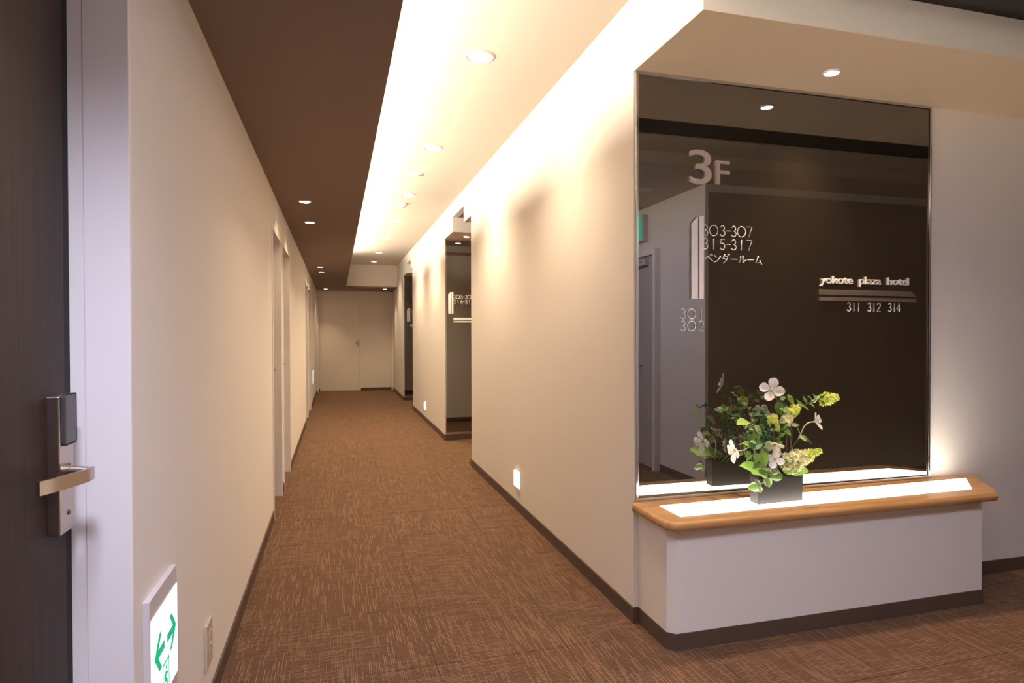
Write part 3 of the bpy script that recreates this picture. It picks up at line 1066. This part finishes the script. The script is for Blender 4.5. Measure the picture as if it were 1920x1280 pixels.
stroke_text('numeral', t, line('312', (3.12, 3.80, 4.48)), 2.259, 1.304, U9, YG, 0.0017, 0.85)
stroke_text('numeral', t, line('314', (6.05, 6.75, 7.33)), 2.259, 1.304, U9, YG, 0.0017, 0.85)

# second and third mirror: the same kind of signs
for (yw, l1, l2, x_a, place) in ((7.078, '305-307', '316-317', 1.226, 'second mirror'), (11.58, '306-307', '316-317', 1.246, 'farthest mirror')):
    y_ = yw - 0.0105
    t = thing('upright_arrow_sign', (x_a + 0.03, y_, 1.44), 'two upright metal bars with a slanted tip on the %s' % place, 'sign')
    bar(t, [(x_a, 1.44), (x_a + 0.031, 1.44), (x_a + 0.031, 1.69), (x_a, 1.655)], y_ + 0.002, 0.010)
    bar(t, [(x_a + 0.039, 1.44), (x_a + 0.059, 1.44), (x_a + 0.059, 1.69), (x_a + 0.039, 1.69)], y_ + 0.002, 0.010)
    t = thing('room_directory_sign', (x_a + 0.14, y_, 1.555), 'two lines of silver room numbers on the %s' % place, 'sign')
    stroke_text('numeral', t, line(l1), x_a + 0.062, 1.610, 0.043, y_, 0.0018, 0.95)
    stroke_text('numeral', t, line(l2), x_a + 0.062, 1.555, 0.043, y_, 0.0018, 0.95)
    t = thing('level_arrow_sign', (x_a + 0.3, y_, 1.345), 'two level metal bars on the %s' % place, 'sign')
    bar(t, [(x_a + 0.06, 1.367), (x_a + 0.60, 1.367), (x_a + 0.57, 1.392), (x_a + 0.06, 1.392)], y_ + 0.002, 0.010)
    bar(t, [(x_a + 0.06, 1.341), (x_a + 0.60, 1.341), (x_a + 0.60, 1.356), (x_a + 0.06, 1.356)], y_ + 0.002, 0.010)

# ------------------------------------------------------------------ vase and flowers
VX, VY, VZ = 1.757, 2.206, ZT + 0.0016
VW, VD, VH = 0.222, 0.052, 0.120
vase = thing('vase', (VX, VY, VZ), 'low rectangular charcoal vase on the lit console panel', 'vase', rz=math.radians(2.0))
bm = bmesh.new()
box(bm, -VW / 2, VW / 2, -VD / 2, VD / 2, 0, VH)
topf = max(bm.faces, key=lambda f: f.calc_center_median().z)
r_ = bmesh.ops.inset_region(bm, faces=[topf], thickness=0.004)
bmesh.ops.translate(bm, verts=list(topf.verts), vec=(0, 0, -0.018))
bmesh.ops.bevel(bm, geom=[e for e in bm.edges if e.calc_length() > 0.04 and max(v.co.z for v in e.verts) <= VH + 1e-6 and e.calc_face_angle(0) > 1.2], offset=0.0012, segments=2, affect='EDGES')
obj('vessel', bm, M_VASE, vase)
bm = bmesh.new(); box(bm, -VW / 2 + 0.0045, VW / 2 - 0.0045, -VD / 2 + 0.0045, VD / 2 - 0.0045, VH - 0.04, VH - 0.012)
obj('floral_foam', bm, M_SOIL, vase)
VTOP = VZ + VH - 0.014


def rootp(x, dy=0.0):
    return Vector((min(max(x, 1.665), 1.85), VY + dy, VTOP - 0.004))


# shared leaf and petal meshes, built along +X
def leaf_mesh(name, m, kind):
    bm = bmesh.new()
    N, rows = 8, []
    for i in range(N + 1):
        t_ = i / N
        if kind == 'pointed':
            wd = 0.26 * math.sin(math.pi * t_ ** 0.8) * (1 - 0.25 * t_)
        elif kind == 'round':
            wd = 0.40 * math.sin(math.pi * min(1, t_ ** 0.75 * 0.98 + 0.01)) ** 0.7
        elif kind == 'broad':
            wd = 0.17 * math.sin(math.pi * t_ ** 0.7) ** 0.6 + 0.01 * math.sin(t_ * 22)
        elif kind == 'narrow':
            wd = 0.13 * math.sin(math.pi * t_)
        else:  # petal: narrow base, wide rounded tip
            wd = 0.06 + 0.375 * math.sin(math.pi * min(1, t_ * 0.92 + 0.0) ** 1.15) if t_ < 0.985 else 0.10
        zc = {'pointed': -0.18, 'round': -0.12, 'broad': -0.10, 'narrow': -0.2, 'petal': 0.10}[kind] * t_ * t_
        if kind == 'broad':
            zc += 0.03 * math.sin(t_ * 9)
        fold = 0.25 * wd
        row = []
        for s in (-1, -0.5, 0, 0.5, 1):
            wave = 0.02 * math.sin(t_ * 14 + s * 3) * abs(s)
            row.append(bm.verts.new((t_, s * wd, zc + (fold * abs(s) if kind != 'petal' else 0.35 * wd * s * s) + wave)))
        rows.append(row)
    for a, b in zip(rows, rows[1:]):
        for k in range(4):
            bm.faces.new((a[k], a[k + 1], b[k + 1], b[k]))
    me = bpy.data.meshes.new(name)
    bm.normal_update()
    bm.to_mesh(me)
    bm.free()
    for p in me.polygons:
        p.use_smooth = True
    me.materials.append(m)
    return me


LM = {}
for key, m, kd in (('mid', M_LEAF, 'pointed'), ('dark', M_LEAFD, 'pointed'), ('bright', M_LEAFB, 'pointed'), ('pale', M_LEAFP, 'pointed'),
                   ('darkround', M_LEAFD, 'round'), ('brightround', M_LEAFB, 'round'), ('midround', M_LEAF, 'round'),
                   ('var', M_LEAFV, 'round'), ('broad', M_LEAFB, 'broad'), ('fine', M_LEAFD, 'narrow'), ('finemid', M_LEAF, 'narrow'), ('petal', M_PETAL, 'petal')):
    LM[key] = leaf_mesh('petal' if key == 'petal' else 'leaf', m, kd)


def frame(d, nrm):
    x = d.normalized()
    z = (nrm - x * nrm.dot(x))
    z = z.normalized() if z.length > 1e-4 else x.orthogonal().normalized()
    yv = z.cross(x)
    return Matrix((x, yv, z)).transposed()


def leaf(parent, key, p, q, nrm, wscale=1.0, name='leaf'):
    """leaf from p to q, upper side towards nrm"""
    d = Vector(q) - Vector(p)
    L = d.length
    Mx = Matrix.Translation(Vector(p) - parent.location) @ (frame(d, Vector(nrm)) @ Matrix.Diagonal((L, L * wscale, L))).to_4x4()
    return inst(name, LM[key], parent, Mx)


def stem(parent, pts, r0, r1, m=M_STEM, name='stem'):
    bm = bmesh.new()
    tube(bm, [p - parent.location for p in smooth_path(pts, 5)], r0, r1, 6)
    return obj(name, bm, m, parent, True)


def bloom(parent, c, nrm, R, spin=0.0, open_=0.12, tilt=None):
    """four-petalled white blossom facing nrm"""
    nrm = Vector(nrm).normalized()
    base = frame(nrm.orthogonal(), nrm)
    upw = Vector((0, 0, 1))
    for k in range(4):
        a = spin + k * math.pi / 2 + random.uniform(-0.1, 0.1)
        d = base @ Vector((math.cos(a), math.sin(a), open_ + random.uniform(-0.06, 0.1)))
        Rk = R * random.uniform(0.93, 1.07)
        Mx = Matrix.Translation(c + d.normalized() * R * 0.06 - parent.location) @ (frame(d, nrm) @ Matrix.Diagonal((Rk, Rk * 0.98, Rk))).to_4x4()
        inst('petal', LM['petal'], parent, Mx)
    bm = bmesh.new()
    bmesh.ops.create_icosphere(bm, subdivisions=2, radius=R * 0.15)
    for v in bm.verts:
        v.co *= 1 + random.uniform(-0.15, 0.15)
    o = obj('flower_centre', bm, M_EYE, parent, True)
    o.location = c + nrm * R * 0.06 - parent.location


def panicle(parent, a, b, r0, r1, nflo, m, size=0.0055, name='floret_cluster'):
    """cone of tiny four-petalled florets along a -> b, one uncountable mass"""
    bm = bmesh.new()
    ax = (b - a)
    L = ax.length
    ax.normalize()
    ox = ax.orthogonal().normalized()
    oy = ax.cross(ox)
    for _ in range(nflo):
        t_ = random.random() ** 0.8
        ang = random.uniform(0, 2 * math.pi)
        lump = 0.86 + 0.16 * math.sin(3 * ang + 11 * t_) + 0.10 * math.sin(17 * t_ - 2 * ang)
        rad = (r0 + (r1 - r0) * t_) * random.uniform(0.6, 1.15) * lump * (0.5 + 0.5 * math.sin(math.pi * min(1.0, 0.16 + 0.80 * t_)))
        out = (ox * math.cos(ang) + oy * math.sin(ang))
        p = a + ax * L * t_ + out * rad
        nn = (out + ax * random.uniform(-0.2, 0.5) + Vector([random.uniform(-.4, .4) for _ in range(3)])).normalized()
        F = frame(nn.orthogonal(), nn)
        sp = random.uniform(0, 1.6)
        s_ = size * random.uniform(0.75, 1.2)
        c0 = bm.verts.new(p + nn * s_ * 0.05 - parent.location)
        for k in range(4):
            al = sp + k * math.pi / 2
            v1 = bm.verts.new(p + F @ Vector((math.cos(al - .5), math.sin(al - .5), 0.25)) * s_ * 0.8 - parent.location)
            v2 = bm.verts.new(p + F @ Vector((math.cos(al), math.sin(al), 0.3)) * s_ * 1.1 - parent.location)
            v3 = bm.verts.new(p + F @ Vector((math.cos(al + .5), math.sin(al + .5), 0.25)) * s_ * 0.8 - parent.location)
            bm.faces.new((c0, v1, v2, v3))
    me = bpy.data.meshes.new(name)
    bm.to_mesh(me)
    bm.free()
    me.materials.append(m)
    o = bpy.data.objects.new(name, me)
    COL.objects.link(o)
    o.parent = parent
    o['kind'] = 'stuff'
    return o


def P(u, v, y=2.2):
    return at(u, v, 'Y', y)


VIEW = Vector((-0.55, -0.8, 0.2))        # roughly from the flowers towards the eye
G_ST = 'flower stems in the vase'

# 1 top blossom, facing the viewer
r = rootp(1.755, 0.006)
t = thing('blossom_stem', r, 'tallest stem with an open white four-petalled blossom at the top', 'flower', G_ST)
c = P(1447, 731, 2.195)
stem(t, [r, P(1448, 860, 2.21), P(1452, 800, 2.215), P(1458, 755, 2.21), c + Vector((0.006, 0.014, -0.004))], 0.0022, 0.0014)
bloom(t, c, VIEW + Vector((-0.30, 0.05, 0.18)), 0.050, 0.62, 0.16)
leaf(t, 'bright', P(1476, 743, 2.2), P(1492, 756, 2.19), (-.3, -.6, .7), 1.5)
leaf(t, 'mid', P(1459, 752, 2.205), P(1464, 780, 2.2), (-.6, -.7, .2), 1.3)
leaf(t, 'pale', P(1462, 748, 2.205), P(1474, 744, 2.19), (-.5, -.8, .2), 1.5)
leaf(t, 'dark', P(1465, 752, 2.21), P(1470, 775, 2.2), (-.6, -.7, .3), 1.2)
leaf(t, 'mid', P(1458, 738, 2.21), P(1473, 733, 2.215), (-.4, -.5, .7), 1.2)
leaf(t, 'mid', P(1476, 742, 2.2), P(1489, 744, 2.2), (-.2, -.5, .8), 1.4)
stem(t, [P(1458, 752, 2.21), P(1470, 745, 2.203), P(1477, 743, 2.2)], 0.001, 0.0008)

# 2 right blossom in profile on an arching pale stem
r = rootp(1.84)
t = thing('blossom_stem', r, 'stem arching right with a white blossom seen in profile', 'flower', G_ST)
c = P(1528, 790, 2.19)
stem(t, [r, P(1484, 870, 2.2), P(1484, 842, 2.2), P(1497, 822, 2.195)], 0.0016, 0.0013)
stem(t, [P(1497, 822, 2.195), P(1502, 812, 2.195), P(1508, 799, 2.192), P(1516, 792, 2.19), c], 0.0028, 0.0022, M_STEMP)
stem(t, [P(1501, 814, 2.195), P(1495, 802, 2.195), P(1491, 796, 2.195)], 0.0016, 0.001, M_STEMP)
bloom(t, c, (0.8, -0.42, 0.25), 0.040, 0.25, 0.25)
leaf(t, 'pale', P(1498, 817, 2.195), P(1516, 826, 2.18), (-.3, -.5, .8), 1.3)
leaf(t, 'mid', P(1504, 817, 2.195), P(1525, 828, 2.2), (.2, -.5, .8), 1.1)
leaf(t, 'pale', P(1484, 797, 2.2), P(1499, 796, 2.18), (-.4, -.6, .6), 1.3)
leaf(t, 'bright', P(1483, 812, 2.2), P(1471, 806, 2.19), (-.4, -.6, .6), 1.9)
stem(t, [P(1483, 842, 2.2), P(1485, 815, 2.2), P(1484, 795, 2.2)], 0.0014, 0.001)

# 3 left blossom facing the mirror
r = rootp(1.67)
t = thing('blossom_stem', r, 'white blossom at the left turned towards the mirror, petals edge on', 'flower', G_ST)
c = P(1379, 845, 2.245)
stem(t, [r, P(1418, 855, 2.22), P(1408, 838, 2.225), P(1392, 844, 2.24), c], 0.0024, 0.0016, M_STEMP)
stem(t, [P(1410, 838, 2.225), P(1397, 832, 2.23), P(1385, 833, 2.24)], 0.0018, 0.0013, M_STEMP)
bloom(t, c, (-0.97, 0.10, -0.15), 0.047, 0.75, 0.1)
leaf(t, 'bright', P(1406, 834, 2.22), P(1394, 829, 2.21), (-.4, -.6, .5), 1.3)
leaf(t, 'mid', P(1408, 846, 2.22), P(1396, 856, 2.23), (-.4, -.5, .6), 1.3)
leaf(t, 'mid', P(1410, 852, 2.22), P(1400, 862, 2.21), (-.4, -.6, .5), 1.2)

# 4 and 5 small blossoms low in the middle
r = rootp(1.75, -0.01)
t = thing('blossom_stem', r, 'small white blossom in the middle tipped downwards under a pale leaf', 'flower', G_ST)
c = P(1453, 833, 2.165)
stem(t, [r, P(1447, 868, 2.19), P(1450, 850, 2.18), c + Vector((0.004, 0.012, 0.002))], 0.0018, 0.0013)
bloom(t, c, (-0.35, -0.55, -0.62), 0.036, 0.2, 0.25)
leaf(t, 'pale', P(1452, 832, 2.18), P(1434, 836, 2.17), (-.5, -.6, .5), 1.5)
r = rootp(1.762, -0.014)
t = thing('blossom_stem', r, 'white blossom just above the vase rim in the middle', 'flower', G_ST)
c = P(1453, 861, 2.155)
stem(t, [r, P(1456, 885, 2.19), P(1457, 872, 2.175), c + Vector((0.004, 0.01, 0.0))], 0.0018, 0.0013)
bloom(t, c, (-0.6, -0.75, 0.12), 0.036, 0.55, 0.3)

# panicles
r = rootp(1.80, -0.008)
t = thing('panicle_stem', r, 'large cone of cream and yellow green florets pointing right over the vase', 'flower', G_ST)
a_, b_ = P(1472, 868, 2.165), P(1537, 845, 2.16)
stem(t, [r, P(1468, 880, 2.18), a_, a_ * 0.5 + b_ * 0.5, b_], 0.002, 0.001)
mid_ = a_ * 0.5 + b_ * 0.5
panicle(t, a_ - (b_ - a_) * 0.03, mid_ + (b_ - a_) * 0.12, 0.046, 0.034, 210, M_FLORC, 0.0125)
panicle(t, a_ * 0.6 + b_ * 0.4, b_, 0.034, 0.008, 170, M_FLORY, 0.0095)
panicle(t, a_ * 0.9 + b_ * 0.1, mid_, 0.018, 0.014, 90, M_LEAFP, 0.006, 'inner_florets')
panicle(t, b_ * 0.96 + a_ * 0.04, b_ + (b_ - a_) * 0.04, 0.005, 0.006, 16, M_FLORC, 0.0045, 'tip_florets')

r = rootp(1.825, 0.01)
t = thing('panicle_stem', r, 'long stem reaching to the upper right with a yellow green floret tip', 'flower', G_ST)
stem(t, [r, P(1483, 850, 2.215), P(1483, 800, 2.215), P(1500, 766, 2.21), P(1520, 754, 2.205), P(1543, 748, 2.2)], 0.002, 0.001)
panicle(t, P(1541, 749, 2.2), P(1556, 748, 2.197), 0.024, 0.022, 90, M_FLORY, 0.0115)
panicle(t, P(1555, 749, 2.197), P(1569, 744, 2.195), 0.021, 0.014, 70, M_FLORY, 0.0105, 'tip_florets')
for (p_, q_, key) in (((1503, 764), (1496, 748), 'mid'), ((1506, 762), (1519, 768), 'mid'), ((1514, 757), (1507, 742), 'finemid'), ((1517, 756), (1530, 762), 'pale'),
                      ((1524, 753), (1517, 740), 'mid'), ((1530, 752), (1527, 738), 'pale'), ((1533, 750), (1546, 741), 'mid'), ((1537, 750), (1548, 757), 'finemid'),
                      ((1510, 760), (1498, 757), 'finemid'), ((1527, 752), (1540, 737), 'finemid'), ((1520, 755), (1532, 748), 'pale')):
    leaf(t, key, P(*p_, 2.206), P(*q_, 2.195 + random.uniform(-.012, .012)), (-.3 + random.uniform(-.3, .3), -.5, .7), 1.3)

r = rootp(1.80, 0.004)
t = thing('panicle_stem', r, 'upright stem with a yellow green tuft over a paler one right of the middle', 'flower', G_ST)
stem(t, [r, P(1474, 860, 2.205), P(1476, 810, 2.2), P(1484, 770, 2.195)], 0.0018, 0.001)
panicle(t, P(1478, 776, 2.197), P(1495, 764, 2.19), 0.026, 0.020, 95, M_FLORY, 0.011)
panicle(t, P(1471, 794, 2.19), P(1480, 779, 2.185), 0.026, 0.020, 95, M_FLORC, 0.0105, 'pale_floret_cluster')
for (p_, q_, key) in (((1478, 772), (1465, 764), 'pale'), ((1476, 775), (1466, 770), 'bright'), ((1474, 800), (1463, 806), 'dark'), ((1473, 803), (1462, 796), 'dark')):
    leaf(t, key, P(*p_, 2.196), P(*q_, 2.185), (-.4, -.6, .6), 1.3)

r = rootp(1.745, 0.002)
t = thing('panicle_stem', r, 'short yellow green floret tuft left of the taller tufts', 'flower', G_ST)
stem(t, [r, P(1449, 850, 2.2), P(1452, 810, 2.195), P(1451, 792, 2.19)], 0.0016, 0.001)
panicle(t, P(1447, 795, 2.19), P(1453, 779, 2.187), 0.022, 0.017, 80, M_FLORY, 0.0095)
panicle(t, P(1457, 806, 2.19), P(1458, 797, 2.187), 0.011, 0.007, 40, M_FLORY, 0.006, 'side_florets')

# fine leafy sprigs
def sprig(x, path, lab, n_leaf, size, keys, y0, root_dy=0.0):
    r = rootp(x, root_dy)
    t = thing('leafy_sprig', r, lab, 'foliage', G_ST)
    pts = [r] + [P(u, v, y0) for u, v in path]
    stem(t, pts, 0.0016, 0.0007)
    sp = smooth_path(pts[1:], 8)
    for i in range(n_leaf):
        f = 0.05 + 0.95 * i / (n_leaf - 1)
        p = sp[int(f * (len(sp) - 1))]
        d = Vector((random.uniform(-1, 1), random.uniform(-0.8, 0.8), random.uniform(-0.15, 0.9))).normalized()
        L = size * random.uniform(0.7, 1.25)
        leaf(t, random.choice(keys), p, p + d * L, (random.uniform(-.5, .3), -.5, .8), random.uniform(1.2, 1.7))
    return t


sprig(1.735, [(1447, 850), (1444, 815), (1440, 785)], 'dark green leafy sprig in the middle behind the small blossom', 26, 0.034, ('dark', 'fine', 'mid'), 2.21)
sprig(1.765, [(1453, 850), (1459, 822), (1463, 800)], 'mid green leafy sprig under the yellow green tufts', 20, 0.032, ('mid', 'fine', 'dark', 'bright'), 2.195)
sprig(1.70, [(1428, 850), (1418, 800), (1412, 770)], 'thin bare sprig at the back with small dark leaves', 12, 0.026, ('dark', 'fine'), 2.262, 0.014)
sprig(1.72, [(1436, 845), (1428, 800), (1438, 768)], 'dark leafy sprig at the back close to the mirror', 34, 0.032, ('dark', 'dark', 'mid'), 2.268, 0.016)

sprig(1.69, [(1412, 840), (1392, 795), (1362, 772), (1338, 768)], 'dark leafy sprig arching back to the left beside the mirror', 26, 0.026, ('dark', 'fine'), 2.30, 0.018)
sprig(1.71, [(1424, 840), (1410, 790), (1398, 757), (1376, 738)], 'taller dark leafy sprig leaning back to the left beside the mirror', 16, 0.024, ('dark', 'fine'), 2.315, 0.018)

# stem with the single bright leaf at the left and its neighbours
r = rootp(1.69, -0.004)
t = thing('leafy_sprig', r, 'upright brown stem with a bright yellow green leaf on its left', 'foliage', G_ST)
stem(t, [r, P(1415, 850, 2.2), P(1412, 820, 2.195), P(1414, 790, 2.195), P(1411, 772, 2.195)], 0.0018, 0.001)
stem(t, [P(1413, 797, 2.195), P(1406, 791, 2.19), P(1402, 790, 2.19)], 0.001, 0.0008, M_STEMP)
leaf(t, 'brightround', P(1403, 790, 2.19), P(1383, 793, 2.175), (-.3, -.5, .8), 0.95)
leaf(t, 'pale', P(1414, 798, 2.195), P(1433, 815, 2.19), (-.3, -.6, .7), 1.2)
leaf(t, 'mid', P(1413, 803, 2.195), P(1425, 827, 2.2), (-.5, -.7, .3), 1.0)
leaf(t, 'pale', P(1412, 805, 2.195), P(1404, 804, 2.19), (-.3, -.6, .7), 1.0)
leaf(t, 'mid', P(1412, 780, 2.195), P(1404, 775, 2.19), (-.3, -.6, .7), 1.2)

r = rootp(1.70, -0.012)
t = thing('round_leaf_sprig', r, 'stem of large round green leaves left of the small white blossoms', 'foliage', G_ST)
stem(t, [r, P(1424, 870, 2.18), P(1425, 845, 2.175), P(1418, 828, 2.175)], 0.0018, 0.001)
leaf(t, 'darkround', P(1404, 838, 2.18), P(1431, 829, 2.165), (-.35, -.6, .6), 0.95)
leaf(t, 'brightround', P(1427, 846, 2.17), P(1436, 874, 2.155), (-.5, -.8, .1), 0.85)
leaf(t, 'midround', P(1426, 842, 2.18), P(1444, 850, 2.175), (-.4, -.6, .6), 1.0)
leaf(t, 'darkround', P(1425, 852, 2.18), P(1409, 862, 2.175), (-.4, -.6, .5), 0.9)
leaf(t, 'bright', P(1419, 850, 2.17), P(1419, 868, 2.16), (-.5, -.8, .2), 1.6)
leaf(t, 'bright', P(1418, 830, 2.175), P(1407, 826, 2.17), (-.3, -.5, .8), 1.5)
leaf(t, 'dark', P(1428, 858, 2.185), P(1448, 872, 2.18), (-.4, -.6, .6), 1.4)
leaf(t, 'mid', P(1430, 866, 2.175), P(1412, 876, 2.17), (-.4, -.6, .6), 1.3)

# broad strap leaves lying over the rim
for (q0, q1, x_, lab, yy) in (((1442, 884), (1391, 870), 1.71, 'broad bright leaf reaching left over the vase rim', 2.165),
                              ((1466, 882), (1519, 880), 1.80, 'broad bright leaf reaching right over the vase rim', 2.16)):
    r = rootp(x_, -0.012)
    t = thing('broad_leaf', r, lab, 'leaf', G_ST)
    p_, e_ = P(*q0, 2.185), P(*q1, yy)
    stem(t, [r, (r + p_) / 2 + Vector((0, 0, 0.006)), p_], 0.0016, 0.0012)
    leaf(t, 'broad', p_, e_, (-.25, -.75, .6), 1.25, 'blade')

# variegated trailing sprig over the front of the vase
r = rootp(1.715, -0.016)
t = thing('trailing_sprig', r, 'variegated trailing sprig hanging over the front of the vase', 'foliage', G_ST)
yf = 2.165
stem(t, [r, P(1443, 886, 2.178), P(1438, 893, yf), P(1430, 905, yf), P(1421, 912, yf)], 0.0018, 0.0012, M_STEMP)
for (p_, q_, ws) in (((1441, 890), (1424, 882), 1.0), ((1442, 890), (1470, 893), 0.85), ((1437, 894), (1443, 914), 0.95), ((1443, 886), (1461, 880), 0.9),
                     ((1422, 911), (1404, 915), 1.0), ((1422, 911), (1427, 924), 0.95), ((1423, 909), (1417, 899), 0.8), ((1443, 888), (1436, 876), 0.9)):
    leaf(t, 'var', P(*p_, yf), P(*q_, yf - 0.006), (-.5, -.8, .3), ws)
